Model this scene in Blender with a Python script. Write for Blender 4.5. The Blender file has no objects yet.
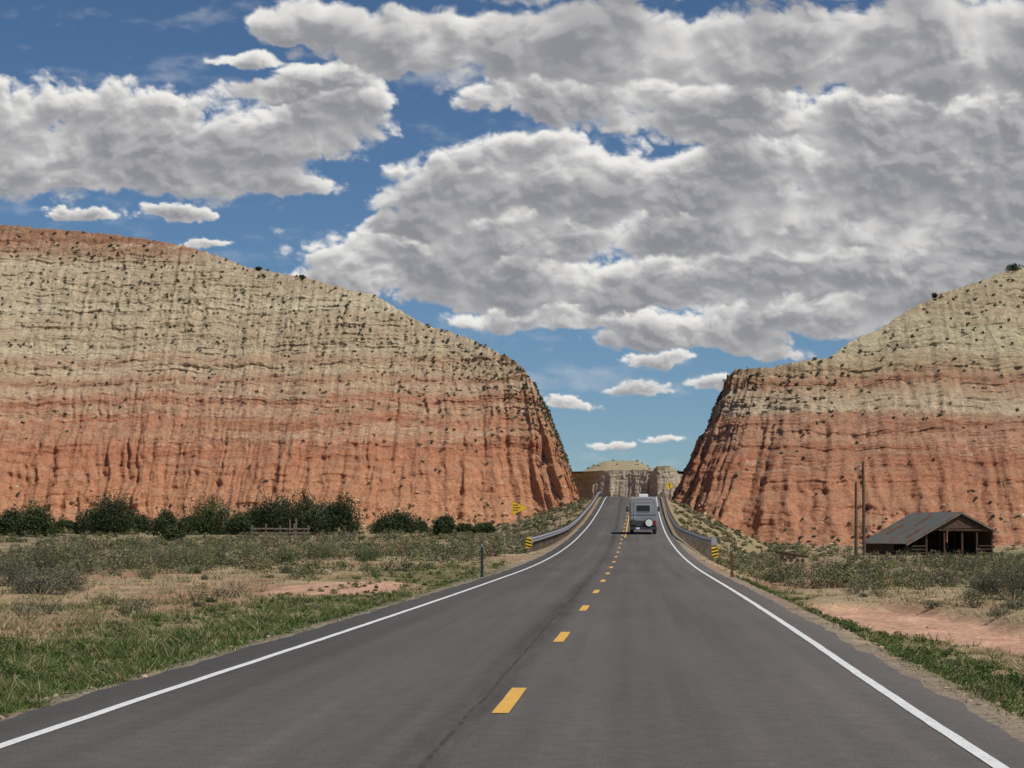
import bpy, bmesh, math, numpy as np
from mathutils import Vector, Matrix
R=np.random.RandomState
rng=R(7)
F=2150.0; VX=631.0; VY=531.0; CH=1.6
def s2l(c,k=1.0):
    o=[]
    for v in c:
        v=v/255.0
        o.append(k*(v/12.92 if v<=0.04045 else ((v+0.055)/1.055)**2.4))
    return (o[0],o[1],o[2],1.0)
# ---------------------------------------------------------------- noise
_tab={}
def pn(x,y,seed=0):
    if seed not in _tab:
        a=R(seed+100).rand(256,256)*2*np.pi
        _tab[seed]=(np.cos(a),np.sin(a))
    gx,gy=_tab[seed]
    x=np.asarray(x,float); y=np.asarray(y,float)
    x,y=np.broadcast_arrays(x,y)
    xi=np.floor(x).astype(int); yi=np.floor(y).astype(int)
    xf=x-xi; yf=y-yi
    u=xf*xf*xf*(xf*(xf*6-15)+10); v=yf*yf*yf*(yf*(yf*6-15)+10)
    def g(a,b):
        ia=(xi+a)&255; ib=(yi+b)&255
        return gx[ia,ib]*(xf-a)+gy[ia,ib]*(yf-b)
    return 1.45*((g(0,0)*(1-u)+g(1,0)*u)*(1-v)+(g(0,1)*(1-u)+g(1,1)*u)*v)
def fbm(x,y,o=4,seed=0,r=0.5):
    t=0;a=1;s=0
    for i in range(o):
        t=t+a*pn(np.asarray(x)*2**i+13.7*i,np.asarray(y)*2**i+7.1*i,seed+i); s+=a; a*=r
    return t/s
def sst(a,b,x):
    t=np.clip((np.asarray(x,float)-a)/(b-a),0,1); return t*t*(3-2*t)
def blur(a,r):
    for ax in (0,1):
        p=[(0,0),(0,0)]; p[ax]=(r+1,r); c=np.cumsum(np.pad(a,p,mode='edge'),axis=ax); n=a.shape[ax]
        a=(np.take(c,np.arange(2*r+1,2*r+1+n),axis=ax)-np.take(c,np.arange(0,n),axis=ax))/(2*r+1)
    return a
# ---------------------------------------------------------------- mesh helpers
def link(o,parent=None):
    bpy.context.scene.collection.objects.link(o)
    if parent: o.parent=parent
    return o
def mesh_np(name,V,Fc,mats,col=None,smooth=False,midx=None,parent=None):
    V=np.asarray(V,np.float32); Fc=np.asarray(Fc,np.int32)
    me=bpy.data.meshes.new(name)
    me.vertices.add(len(V)); me.vertices.foreach_set('co',V.ravel())
    n,k=Fc.shape
    me.loops.add(n*k); me.loops.foreach_set('vertex_index',Fc.ravel())
    me.polygons.add(n); me.polygons.foreach_set('loop_start',np.arange(0,n*k,k,dtype=np.int32))
    if midx is not None: me.polygons.foreach_set('material_index',np.asarray(midx,np.int32))
    me.polygons.foreach_set('use_smooth',np.full(n,bool(smooth)))
    me.update(calc_edges=True); me.validate()
    if col is not None:
        c=np.ones((len(V),4),np.float32); c[:,:col.shape[1]]=col
        at=me.color_attributes.new('Col','FLOAT_COLOR','POINT'); at.data.foreach_set('color',c.ravel())
    for m in (mats if isinstance(mats,(list,tuple)) else [mats]): me.materials.append(m)
    o=bpy.data.objects.new(name,me); return link(o,parent)
def grid_faces(nr,nc):
    i=np.arange(nr-1)[:,None]*nc+np.arange(nc-1)[None,:]
    return np.stack([i,i+1,i+nc+1,i+nc],-1).reshape(-1,4)
def empty(name,loc=(0,0,0),rot=(0,0,0)):
    o=bpy.data.objects.new(name,None); o.location=loc; o.rotation_euler=rot; o.empty_display_size=0.3
    return link(o)
def bm_obj(name,bm,mat,parent=None,smooth=False):
    me=bpy.data.meshes.new(name); bm.to_mesh(me); bm.free()
    for m in (mat if isinstance(mat,(list,tuple)) else [mat]): me.materials.append(m)
    if smooth:
        for p in me.polygons: p.use_smooth=True
    return link(bpy.data.objects.new(name,me),parent)
def box(name,parent,mat,x0,x1,y0,y1,z0,z1,bev=0.0,rot=None):
    bm=bmesh.new(); bmesh.ops.create_cube(bm,size=1)
    for v in bm.verts: v.co=Vector((v.co.x*(x1-x0),v.co.y*(y1-y0),v.co.z*(z1-z0)))
    if bev: bmesh.ops.bevel(bm,geom=bm.edges[:],offset=bev,segments=3,affect='EDGES',profile=0.6)
    o=bm_obj(name,bm,mat,parent); o.location=((x0+x1)/2,(y0+y1)/2,(z0+z1)/2)
    if rot: o.rotation_euler=rot
    return o
def cyl(name,parent,mat,p0,p1,r0,r1=None,n=16,bev=0):
    r1=r0 if r1 is None else r1
    p0=Vector(p0);p1=Vector(p1); d=p1-p0
    bm=bmesh.new(); bmesh.ops.create_cone(bm,cap_ends=True,segments=n,radius1=r0,radius2=r1,depth=d.length)
    if bev:
        ed=[e for e in bm.edges if abs(e.verts[0].co.z-e.verts[1].co.z)<1e-5]
        bmesh.ops.bevel(bm,geom=ed,offset=bev,segments=3,affect='EDGES')
    bm.transform(Matrix.Translation((p0+p1)/2)@d.to_track_quat('Z','Y').to_matrix().to_4x4())
    return bm_obj(name,bm,mat,parent)
def tube_np(p0,p1,r0,r1,n=6):
    p0=np.array(p0,float);p1=np.array(p1,float);d=p1-p0;d/=np.linalg.norm(d)+1e-9
    a=np.cross(d,[0.3,0.9,0.1]);a/=np.linalg.norm(a);b=np.cross(d,a)
    t=np.linspace(0,2*np.pi,n,endpoint=False)
    c=np.cos(t)[:,None]*a+np.sin(t)[:,None]*b
    V=np.concatenate([p0+c*r0,p1+c*r1]); i=np.arange(n); j=(i+1)%n
    Q=np.stack([i,j,j+n,i+n],-1)
    T=np.concatenate([Q[:,[0,1,2]],Q[:,[0,2,3]]]); return V,T
class Acc:
    def __init__(s): s.V=[];s.F=[];s.C=[];s.M=[];s.n=0
    def add(s,V,Fc,C,m=0):
        s.V.append(V);s.F.append(Fc+s.n);s.n+=len(V)
        C=np.asarray(C,float); 
        if C.ndim==1: C=np.tile(C[:3],(len(V),1))
        s.C.append(C); s.M.append(np.full(len(Fc),m))
    def obj(s,name,mats,smooth=False,parent=None):
        return mesh_np(name,np.concatenate(s.V),np.concatenate(s.F),mats,np.concatenate(s.C),smooth,np.concatenate(s.M),parent)
# ---------------------------------------------------------------- node helper
class NT:
    def __init__(s,tree): s.t=tree; s.n=tree.nodes; s.l=tree.links
    def new(s,ty,**k):
        n=s.n.new(ty)
        for a,b in k.items(): setattr(n,a,b)
        return n
    def set(s,sock,v):
        if isinstance(v,bpy.types.NodeSocket): s.l.new(v,sock)
        else: sock.default_value=v
    def math(s,op,a,b=0.0,c=0.0,clamp=False):
        n=s.new('ShaderNodeMath',operation=op,use_clamp=clamp)
        s.set(n.inputs[0],a); s.set(n.inputs[1],b); s.set(n.inputs[2],c); return n.outputs[0]
    def vm(s,op,a,b=(0,0,0)):
        n=s.new('ShaderNodeVectorMath',operation=op); s.set(n.inputs[0],a)
        if op=='SCALE': s.set(n.inputs['Scale'],b); return n.outputs[0]
        s.set(n.inputs[1],b); return n.outputs['Value'] if op in('LENGTH','DOT_PRODUCT') else n.outputs[0]
    def noise(s,vec,scale=1.0,detail=4.0,rough=0.5,dist=0.0):
        n=s.new('ShaderNodeTexNoise'); s.set(n.inputs['Vector'],vec)
        n.inputs['Scale'].default_value=scale;n.inputs['Detail'].default_value=detail;n.inputs['Roughness'].default_value=rough;n.inputs['Distortion'].default_value=dist
        return n
    def mr(s,v,a,b,c=0.0,d=1.0,smooth=False):
        n=s.new('ShaderNodeMapRange'); n.interpolation_type='SMOOTHSTEP' if smooth else 'LINEAR'
        s.set(n.inputs[0],v)
        for i,x in enumerate((a,b,c,d)): n.inputs[i+1].default_value=x
        return n.outputs[0]
    def mix(s,f,a,b,mode='MIX'):
        n=s.new('ShaderNodeMix',data_type='RGBA',blend_type=mode); n.clamp_factor=True
        s.set(n.inputs[0],f); s.set(n.inputs[6],a); s.set(n.inputs[7],b); return n.outputs[2]
    def comb(s,x,y,z=0.0):
        n=s.new('ShaderNodeCombineXYZ'); s.set(n.inputs[0],x);s.set(n.inputs[1],y);s.set(n.inputs[2],z); return n.outputs[0]
    def sep(s,v):
        n=s.new('ShaderNodeSeparateXYZ'); s.set(n.inputs[0],v); return n.outputs
    def ramp(s,f,stops,interp='LINEAR'):
        n=s.new('ShaderNodeValToRGB'); cr=n.color_ramp; cr.interpolation=interp
        while len(cr.elements)<len(stops): cr.elements.new(0.5)
        for e,(p,c) in zip(cr.elements,stops): e.position=p; e.color=c
        s.set(n.inputs[0],f); return n.outputs[0]
    def bump(s,h,strength=1.0,dist=0.1):
        n=s.new('ShaderNodeBump'); n.inputs['Strength'].default_value=strength; n.inputs['Distance'].default_value=dist
        s.set(n.inputs['Height'],h); return n.outputs[0]
def newmat(name,rough=0.9,spec=0.2):
    m=bpy.data.materials.new(name); m.use_nodes=True; t=NT(m.node_tree)
    b=m.node_tree.nodes['Principled BSDF']; b.inputs['Roughness'].default_value=rough; b.inputs['Specular IOR Level'].default_value=spec
    return m,t,b
def simple(name,col,rough=0.6,spec=0.3,metal=0.0,var=0.25,scale=6.0):
    m,t,b=newmat(name,rough,spec); b.inputs['Metallic'].default_value=metal
    g=t.new('ShaderNodeTexCoord').outputs['Object']
    n=t.noise(g,scale,4,0.6).outputs[0]
    v=t.mr(n,0.3,0.7,1-var,1+var)
    c=t.vm('SCALE',(col[0],col[1],col[2]),v); t.set(b.inputs['Base Color'],c); return m
# ---------------------------------------------------------------- road profile
ys=np.arange(-60,2500,1.0)
sl=np.where(ys<80,0,2.5e-4*(ys-80)); smax=2.5e-4*215
sl=np.where(ys>295,smax-(ys-295)/60*0.084,sl); sl=np.maximum(sl,-0.03*(ys>295)+0)
sl=np.where(ys>480,0,sl)
zs=np.cumsum(sl)
def zroad(y): return np.interp(y,ys,zs)
_cy=[-60,20,32,44,56,100,184,240,320,3000]; _cx=[-1.19,-1.17,-1.05,-0.98,-0.93,-0.87,-0.72,-0.50,0,0]
_fy=np.arange(-60,3000,1.0); _fx=np.interp(_fy,_cy,_cx); _k=np.hanning(23)[1:-1]; _k/=_k.sum(); _fx=np.convolve(np.pad(_fx,10,mode='edge'),_k,'valid')
def xc(y): return np.interp(y,_fy,_fx)
def seg_d(x,y,a,b):
    ax,ay=a;bx,by=b; t=np.clip(((x-ax)*(bx-ax)+(y-ay)*(by-ay))/((bx-ax)**2+(by-ay)**2),0,1)
    return np.hypot(x-ax-t*(bx-ax),y-ay-t*(by-ay))
def wash(x,y):
    d=np.minimum(seg_d(x,y,(6.2,62),(7.0,44)),seg_d(x,y,(7.0,44),(9.0,31)))
    d=np.minimum(d,seg_d(x,y,(9.0,31),(30,18)))
    w=1.9+1.1*fbm(x*0.35,y*0.15,4,31)
    return 1-sst(w-0.5,w+0.45,d)
def patch(x,y):
    d=np.hypot((x+8.6)/2.3,(y-66)/8)+0.3*fbm(x*0.6,y*0.2,3,41)
    return 1-sst(0.7,1.05,d)
def ground(x,y):
    x=np.asarray(x,float);y=np.asarray(y,float)
    rel=np.abs(x-xc(y)); zr=zroad(y)
    zl=np.interp(y,[-60,50,120,300,400,600,3000],[-0.22,-0.22,0.15,1.2,2.6,2.6,0])
    zr2=np.interp(y,[-60,50,120,250,340,600,3000],[-0.38,-0.4,-0.8,-1.3,-0.5,0,0])
    k=sst(-6,6,x); zn=zl*(1-k)+zr2*k
    nz=0.10*fbm(x*0.5,y*0.35,4,3)+0.35*fbm(x*0.05,y*0.04,3,9)*sst(5,20,rel)+0.05*fbm(x*2.2,y*1.6,3,5)
    nz=nz*sst(4.5,6.5,rel)
    slope=np.where(x>0,2.1,3.2)+fbm(y*0.05,x*0.03,2,15)*0.7
    fill=zr-0.05-np.maximum(0,rel-4.6)/slope
    wa=wash(x,y); zn=zn+nz-0.28*wa+0.10*wa*fbm(x*1.2+y*0.5,y*0.4-x*0.3,4,35)
    kk=0.12; h=np.clip(0.5+0.5*(fill-zn)/kk,0,1)
    g=zn*(1-h)+fill*h+kk*h*(1-h)
    g=np.where(rel<4.9,np.minimum(g,zr-0.045),g)
    g=g+sst(4.6,7,rel)*h*(nz*0.6+0.6*fbm(x*0.3,y*0.12,4,17)*sst(6,9,rel)*sst(100,160,y))
    return g
def gz(x,y): return float(ground(x,y))
def green(x,y):
    rl=x-xc(y); n=fbm(x*0.5,y*0.12,3,51)
    n2=fbm(x*0.06,y*0.035,3,55)
    L=sst(4.15,4.6,-rl)*(1-sst(7.4,10.4,-rl+1.8*n))*(1-sst(80,120,y))
    Rr=sst(4.5,4.9,rl+0.5*n)*(1-sst(5.7,6.7,rl+1.0*n))*(1-sst(75,100,y))
    return np.clip(np.maximum(L*np.clip(1.25+1.9*n,0,1),Rr*np.clip(0.95+1.8*n,0,1))+0.7*sst(0.02,0.32,n2)*sst(8,12,np.abs(rl)),0,1)
# ---------------------------------------------------------------- materials
def mat_attr(name,rough=0.85,trans=0.0,nscale=8.0,var=0.25):
    m,t,b=newmat(name,rough,0.15)
    a=t.new('ShaderNodeAttribute',attribute_name='Col').outputs['Color']
    p=t.new('ShaderNodeNewGeometry').outputs['Position']
    n=t.noise(p,nscale,1,0.6).outputs[0]
    c=t.vm('SCALE',a,t.mr(n,0.3,0.7,1-var,1+var))
    t.set(b.inputs['Base Color'],c)
    if trans:
        tr=t.new('ShaderNodeBsdfTranslucent'); t.set(tr.inputs[0],c); mx=t.new('ShaderNodeMixShader'); mx.inputs[0].default_value=trans
        out=m.node_tree.nodes['Material Output']; t.l.new(b.outputs[0],mx.inputs[1]); t.l.new(tr.outputs[0],mx.inputs[2]); t.l.new(mx.outputs[0],out.inputs[0])
    return m
M_grass=mat_attr('grass_mat',0.7,0.3)
M_leaf=mat_attr('foliage_mat',0.75,0.2)
M_rock=mat_attr('rock_mat',0.9,0,3.0,0.3)
M_bark=simple('bark',(0.13,0.10,0.075),0.9)
def ground_mat():
    m,t,b=newmat('ground_mat',0.95,0.1)
    a=t.new('ShaderNodeAttribute',attribute_name='Col').outputs['Color']
    p=t.new('ShaderNodeNewGeometry').outputs['Position']
    n1=t.noise(p,0.6,4,0.65).outputs[0]; n2=t.noise(p,7,5,0.7).outputs[0]; n3=t.noise(p,45,2,0.6).outputs[0]
    v=t.math('MULTIPLY',t.mr(n1,0.3,0.7,0.78,1.22),t.math('MULTIPLY',t.mr(n2,0.3,0.7,0.68,1.27),t.mr(n3,0.3,0.7,0.85,1.15)))
    t.set(b.inputs['Base Color'],t.vm('SCALE',a,v))
    t.set(b.inputs['Normal'],t.bump(n2,0.9,0.10)); return m
def cliff_mat(name,stops,zmax,tint=1.0,hz=20.0,grey=0.06):
    m,t,b=newmat(name,0.95,0.05)
    geo=t.new('ShaderNodeNewGeometry'); p=geo.outputs['Position']; x,y,z=t.sep(p)
    w1=t.noise(p,0.035,2,0.55).outputs[0]; w2=t.noise(p,0.35,3,0.6).outputs[0]
    zw=t.math('ADD',z,t.math('ADD',t.math('MULTIPLY',t.math('SUBTRACT',w1,0.5),5.0),t.math('MULTIPLY',t.math('SUBTRACT',w2,0.5),4.0)))
    base=t.ramp(t.math('DIVIDE',zw,zmax),[(a/zmax,s2l(c,0.90*tint)) for a,c in stops])
    bedk=t.mr(z,hz*0.55,hz*1.05,0.35,1.0,True)
    sv=t.comb(t.math('MULTIPLY',x,0.012),t.math('MULTIPLY',y,0.012),t.math('MULTIPLY',zw,0.6))
    st=t.noise(sv,1.0,6,0.75).outputs[0]
    sv2=t.comb(t.math('MULTIPLY',x,0.02),t.math('MULTIPLY',y,0.02),t.math('ADD',t.math('MULTIPLY',zw,1.7),40.0))
    st2=t.noise(sv2,1.0,4,0.7).outputs[0]
    stc=t.math('ADD',0.5,t.math('MULTIPLY',t.math('SUBTRACT',st,0.5),bedk))
    col=t.vm('MULTIPLY',base,t.comb(t.mr(stc,0.35,0.65,0.82,1.14),t.mr(stc,0.35,0.65,0.77,1.18),t.mr(stc,0.35,0.65,0.74,1.20)))
    brk=t.noise(p,0.3,3,0.6).outputs[0]
    pale=t.math('MULTIPLY',bedk,t.math('MULTIPLY',t.mr(st2,0.55,0.62,0,1,True),t.mr(brk,0.36,0.6,0.1,0.75)))
    col=t.mix(pale,col,s2l((222,200,170),0.88*tint))
    dark=t.math('MULTIPLY',bedk,t.math('MULTIPLY',t.mr(st2,0.44,0.37,0,1,True),t.mr(brk,0.4,0.62,0.1,0.6)))
    col=t.mix(dark,col,s2l((160,114,88),0.8*tint))
    vv=t.comb(t.math('MULTIPLY',x,0.7),t.math('MULTIPLY',y,0.7),t.math('MULTIPLY',z,0.05))
    s=t.mr(t.noise(vv,1.0,4,0.7).outputs[0],0.3,0.7,0.76,1.18)
    g=t.noise(p,1.7,5,0.75).outputs[0]; g1=t.mr(g,0.3,0.7,0.66,1.28)
    col=t.vm('SCALE',col,t.math('MULTIPLY',s,g1))
    nz=t.sep(geo.outputs['Normal'])[2]
    fl=t.math('MULTIPLY',t.mr(nz,0.72,0.95,0,1),0.5)
    col=t.mix(fl,col,s2l((192,164,130),0.8*tint))
    col=t.mix(grey,col,(0.47,0.40,0.31,1))
    t.set(b.inputs['Base Color'],col)
    h=t.math('ADD',t.math('MULTIPLY',g,0.9),t.math('MULTIPLY',t.math('MULTIPLY',st2,bedk),0.6))
    t.set(b.inputs['Normal'],t.bump(h,1.0,0.8)); return m
M_left=cliff_mat('cliff_rock_mat',[(0,(210,154,116)),(8,(208,148,110)),(14,(204,142,106)),(18,(200,134,100)),(21,(210,160,126)),(24,(194,130,98)),(26,(214,176,142)),(28.5,(194,136,106)),(31,(212,182,150)),(33,(194,148,118)),(35,(214,192,158)),(38,(200,166,134)),(40,(216,198,166)),(45,(204,182,150)),(50,(218,202,170)),(56,(208,190,158)),(61,(208,190,160)),(64.5,(194,162,132)),(67,(172,126,98)),(75,(178,140,112))],90,1.0,22)
M_right=cliff_mat('cliff_rock_mat_b',[(0,(204,146,112)),(8,(200,140,106)),(14,(192,128,98)),(18,(204,154,124)),(20.5,(186,128,100)),(22.5,(214,192,162)),(25.5,(210,182,150)),(27.5,(184,134,106)),(29.5,(202,176,142)),(33,(208,194,160)),(40,(202,188,154)),(60,(196,180,146))],70,1.0,15)
M_far=cliff_mat('distant_rock_mat',[(0,(180,168,150)),(12,(180,168,150)),(22,(192,180,160)),(26.5,(200,190,166)),(28.5,(172,168,136)),(40,(176,172,140))],50,1.0,5,0.0)
M_ground=ground_mat()
# ---------------------------------------------------------------- ground
gx=np.concatenate([-np.geomspace(60,6000,40)[::-1],np.arange(-59.6,-12,0.6),np.arange(-12,14,0.2),np.arange(14,60,0.6),np.geomspace(60,6000,40)])
gy=np.concatenate([np.arange(-60,10,4),np.arange(10,80,0.3),np.arange(80,160,0.7),np.arange(160,420,1.5),np.geomspace(420,9000,50)])
X,Y=np.meshgrid(gx,gy); Z=ground(X,Y)
def gcol(X,Y):
    rel=np.abs(X-xc(Y)); n=fbm(X*0.12,Y*0.06,4,61)[...,None]; n2=fbm(X*0.9,Y*0.5,3,65)[...,None]
    dry=np.array(s2l((182,160,126))[:3])*0.8; red=np.array(s2l((184,142,114))[:3])*0.8; gr=np.array([0.12,0.13,0.055]); sand=np.array(s2l((212,168,140))[:3])*0.85
    grav=np.array(s2l((160,148,135))[:3])*0.75
    c=dry*(1+0.18*n2)+(red-dry)*sst(-0.1,0.35,n)
    far=(sst(90,230,Y)*(0.35+0.65*sst(-0.25,0.2,n[...,0])))[...,None]; c=c*(1-0.6*far)+np.array([0.18,0.17,0.10])*0.6*far
    g=green(X,Y)[...,None]; c=c*(1-0.7*g)+gr*0.7*g
    w=np.maximum(wash(X,Y),patch(X,Y))[...,None]; c=c*(1-w)+sand*w*(1+0.35*n2)
    sh=(1-sst(4.3,5.0,rel+0.4*n2[...,0]))[...,None]; c=c*(1-0.7*sh)+grav*0.7*sh
    rd=(sst(300,360,Y+14*n[...,0]))[...,None]; c=c*(1-rd)+np.array(s2l((196,148,116))[:3])*0.8*rd
    em=(sst(150,210,Y)*(rel<30))[...,None]*0.55; c=c*(1-em)+np.array(s2l((168,148,114))[:3])*0.8*em*(1+0.3*n2)
    return c
mesh_np('ground',np.stack([X,Y,Z],-1).reshape(-1,3),grid_faces(len(gy),len(gx)),M_ground,gcol(X,Y).reshape(-1,3),True)
# ---------------------------------------------------------------- road
def road_mat():
    m,t,b=newmat('asphalt',0.88,0.25)
    p=t.new('ShaderNodeNewGeometry').outputs['Position']; x,y,z=t.sep(p)
    fine=t.noise(p,45,3,0.8).outputs[0]; med=t.noise(p,4.5,4,0.65).outputs[0]
    st=t.noise(t.comb(t.math('MULTIPLY',x,1.7),t.math('MULTIPLY',y,0.018)),1.0,4,0.6).outputs[0]
    big=t.noise(t.comb(t.math('MULTIPLY',x,0.25),t.math('MULTIPLY',y,0.05)),1.0,3,0.6).outputs[0]
    v=t.math('MULTIPLY',t.mr(fine,0.25,0.75,0.40,1.6),t.mr(med,0.3,0.7,0.86,1.14))
    v=t.math('MULTIPLY',v,t.mr(st,0.3,0.7,0.82,1.18)); v=t.math('MULTIPLY',v,t.mr(big,0.3,0.7,0.86,1.14))
    wob=t.noise(t.comb(0.0,t.math('MULTIPLY',y,0.10)),1.0,5,0.6).outputs[0]
    xo=t.math('ADD',t.math('ADD',x,1.42),t.math('MULTIPLY',t.math('SUBTRACT',wob,0.5),0.2))
    dx=t.math('ABSOLUTE',xo)
    sm=t.math('MULTIPLY',t.mr(dx,0.08,0.36,1,0,True),t.mr(t.noise(t.comb(t.math('MULTIPLY',x,5.0),t.math('MULTIPLY',y,0.35)),1.0,5,0.7).outputs[0],0.35,0.65,0.25,1))
    v=t.math('MULTIPLY',v,t.math('SUBTRACT',1.0,t.math('MULTIPLY',sm,0.40)))
    jn=t.math('MULTIPLY',t.mr(dx,0.008,0.03,1,0),t.mr(med,0.42,0.55,0.0,0.5)); v=t.math('MULTIPLY',v,t.math('SUBTRACT',1.0,jn))
    sp=t.mr(t.noise(t.comb(t.math('MULTIPLY',x,2.0),t.math('MULTIPLY',y,0.7)),1.0,2,0.5).outputs[0],0.72,0.8,0,0.7)
    col=t.vm('SCALE',(0.106,0.095,0.084),v); col=t.mix(sp,col,(0.18,0.17,0.16,1))
    t.set(b.inputs['Base Color'],col); t.set(b.inputs['Normal'],t.bump(fine,0.35,0.01)); return m
M_road=road_mat()
ry=np.concatenate([np.arange(-40,120,0.5),np.arange(120,700,2.0)])
EL=R(3).randn(len(ry))*0.02+0.07*pn(ry*0.7,0*ry+3.3,77); ER=R(4).randn(len(ry))*0.02+0.07*pn(ry*0.7,0*ry+8.3,78)
cx=xc(ry); cols=[cx-4.22+EL,cx-4.2+EL*1.0+0.03,cx-1.8,cx,cx+1.8,cx+4.2+ER-0.03,cx+4.22+ER]
zz=zroad(ry); zc=[zz-0.07,zz,zz,zz,zz,zz,zz-0.07]
V=np.stack([np.stack(cols,-1),np.tile(ry[:,None],(1,7)),np.stack(zc,-1)],-1).reshape(-1,3)
mesh_np('road',V,grid_faces(len(ry),7),M_road,None,True)
def paint_mat(name,c):
    m,t,b=newmat(name,0.6,0.3); p=t.new('ShaderNodeNewGeometry').outputs['Position']
    n=t.noise(p,30,4,0.75).outputs[0]; n2=t.noise(p,2.5,3,0.7).outputs[0]
    w=t.math('MULTIPLY',t.mr(n,0.48,0.68,0,1),t.mr(n2,0.35,0.7,0.2,1.0))
    t.set(b.inputs['Base Color'],t.mix(w,c,(0.14,0.135,0.13,1))); return m
M_white=paint_mat('white_paint',(0.75,0.75,0.73,1)); M_yel=paint_mat('yellow_paint',(0.76,0.42,0.07,1))
def stripe(name,off,w,y0,y1,mat,dash=None):
    Vs=[];Fs=[];n=0
    segs=[(y0,y1)] if dash is None else [(a,a+dash[0]) for a in np.arange(y0,y1,dash[1])]
    for a,bb in segs:
        k=max(2,int((bb-a)/0.5)+1); yy=np.linspace(a,bb,k); c=xc(yy)+off; j=0.008*pn(yy*0.9,yy*0+off,5)+0.004*pn(yy*5.9,yy*0+off,6)
        v=np.stack([np.stack([c-w/2+j,c+w/2+j],-1),np.tile(yy[:,None],(1,2)),np.tile((zroad(yy)+0.006)[:,None],(1,2))],-1).reshape(-1,3)
        Vs.append(v);Fs.append(grid_faces(k,2)+n);n+=len(v)
    mesh_np(name,np.concatenate(Vs),np.concatenate(Fs),mat)
stripe('road_edge_line',-3.52,0.11,-40,600,M_white); stripe('road_edge_line',3.66,0.11,-40,600,M_white)
stripe('road_centre_line',0.0,0.15,19.0-12.2*4,330,M_yel,(3.05,12.2))
stripe('road_no_passing_line',0.25,0.12,172,420,M_yel)
# ---------------------------------------------------------------- cliffs
def hill(name,pairs,mat,ns,nv,seed,amp=1.0,back=((2,-0.2),(8,-1.2),(25,-4),(70,-12),(160,-45)),basedrop=1.5,hard=(28,76),hz=20.0):
    P=np.array(pairs,float); mid=(P[:,0:2]+P[:,2:4])/2
    s=np.concatenate([[0],np.cumsum(np.hypot(*np.diff(mid,axis=0).T))])
    S=np.linspace(0,s[-1],ns)
    def sm(c):
        v=np.interp(S,s,c); k=max(3,int(ns*3.0/s[-1])|1); ker=np.hanning(k+2)[1:-1]; ker/=ker.sum()
        return np.convolve(np.pad(v,k//2,mode='edge'),ker,'valid')
    Bx,By,Tx,Ty,Tz=[sm(P[:,i]) for i in range(5)]
    Tz=Tz+0.7*fbm(S*0.12,S*0,4,seed+1)+0.35*pn(S*0.9,S*0,seed+4)+0.2*pn(S*2.1,S*0,seed+5)
    Bz=ground(Bx,By)-basedrop
    dx=Bx-Tx;dy=By-Ty;L=np.hypot(dx,dy);ox=dx/L;oy=dy/L
    v=np.linspace(0,1,nv)[:,None]; Zg=Bz+(Tz-Bz)*v
    zz=np.arange(-10,110,0.1); hd=fbm(zz*0.45,zz*0+seed,4,seed+7,0.75)
    hk=0.25+0.75*sst(hz*0.5,hz*1.1,zz)
    ang=np.radians(np.clip(50+105*hd*hk,hard[0],hard[1])); C=np.cumsum(0.1/np.tan(ang))
    SS=np.tile(S,(nv,1))
    Zq=Zg+1.4*fbm(SS*0.03,Zg*0.02,3,seed+9)+1.1*fbm(SS*0.22,Zg*0.05,3,seed+10)
    c=np.interp(Zq,zz,C); c0=c[0];c1=c[-1]; w=(c-c0)/(c1-c0)
    w=0.66*w+0.34*v
    hf=v
    warp=2.2*fbm(SS*0.06,Zg*0.05,3,seed+20)+0.9*fbm(SS*0.4,Zg*0.3,2,seed+22)
    q=SS+warp
    lowA=(1-sst(hz*0.6,hz*1.7,Zg)); top=1-sst(0.9,1.0,hf); bot=sst(0,0.10,hf)*0.8+0.2
    def rg(a,f,sd): 
        n=pn(q/a,Zg*f,sd); return np.sqrt(n*n+0.008)
    g1=rg(15.0,0.012,seed+30); g2=rg(5.0,0.04,seed+31); g2b=rg(3.6,0.015,seed+36); g3=rg(1.9,0.08,seed+32); g4=np.abs(pn(q/0.8,Zg*0.25,seed+33)); g5=np.abs(pn(q/1.3,Zg*0.03,seed+38))
    bed=0.40+0.9*np.clip(0.5+1.6*fbm(SS*0.03,Zq*0.22,3,seed+60,0.6),0,1)
    d=amp*(3.2*g1*(0.5+0.9*lowA)+bed*(1.45*g2*(0.55+0.8*lowA)+1.05*g3+0.45*g4)+lowA*(2.7*g2b+1.1*g5))
    d=d-amp*(1.4+0.8*lowA)
    d=d+amp*0.55*fbm(SS*0.5,Zg*0.9,5,seed+40,0.6)*(1-0.4*lowA)+amp*0.75*(1-0.6*lowA)*np.clip(fbm(SS*0.03,Zq*1.1,3,seed+44,0.8),-1,1)
    d=d*(0.25+0.75*top)*bot
    Xg=Bx+(Tx-Bx)*w+ox*d; Yg=By+(Ty-By)*w+oy*d
    rows=[np.stack([Xg,Yg,Zg],-1)]
    for o,(bd,bz) in enumerate(back):
        rows.append(np.stack([Tx-ox*bd,Ty-oy*bd,Tz+bz*(Tz/60 if bd>20 else 1)+ (0.4*fbm(S*0.2,S*0+bd,3,seed+50))],-1)[None])
    A=np.concatenate(rows,0); nr=A.shape[0]
    mesh_np(name,A.reshape(-1,3),grid_faces(nr,ns),mat,None,True)
    return A[:nv]
def TT(px,py,Yd): return ((px-VX)/F*Yd, Yd, CH+(VY-py)/F*Yd)
pl=[(-420,400,-420,520,86),(-260,408,-250,500,78)]
silL=[(-200,212,485),(-100,215,482),(0,219,480),(50,224,480),(100,229,478),(150,236,476),(200,247,474),(240,263,472),(265,268,470),(300,275,468),(340,285,464),(370,292,462),(400,309,458),(420,321,455),(450,332,452),(480,342,448),(500,352,444),(520,365,439)]
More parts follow.
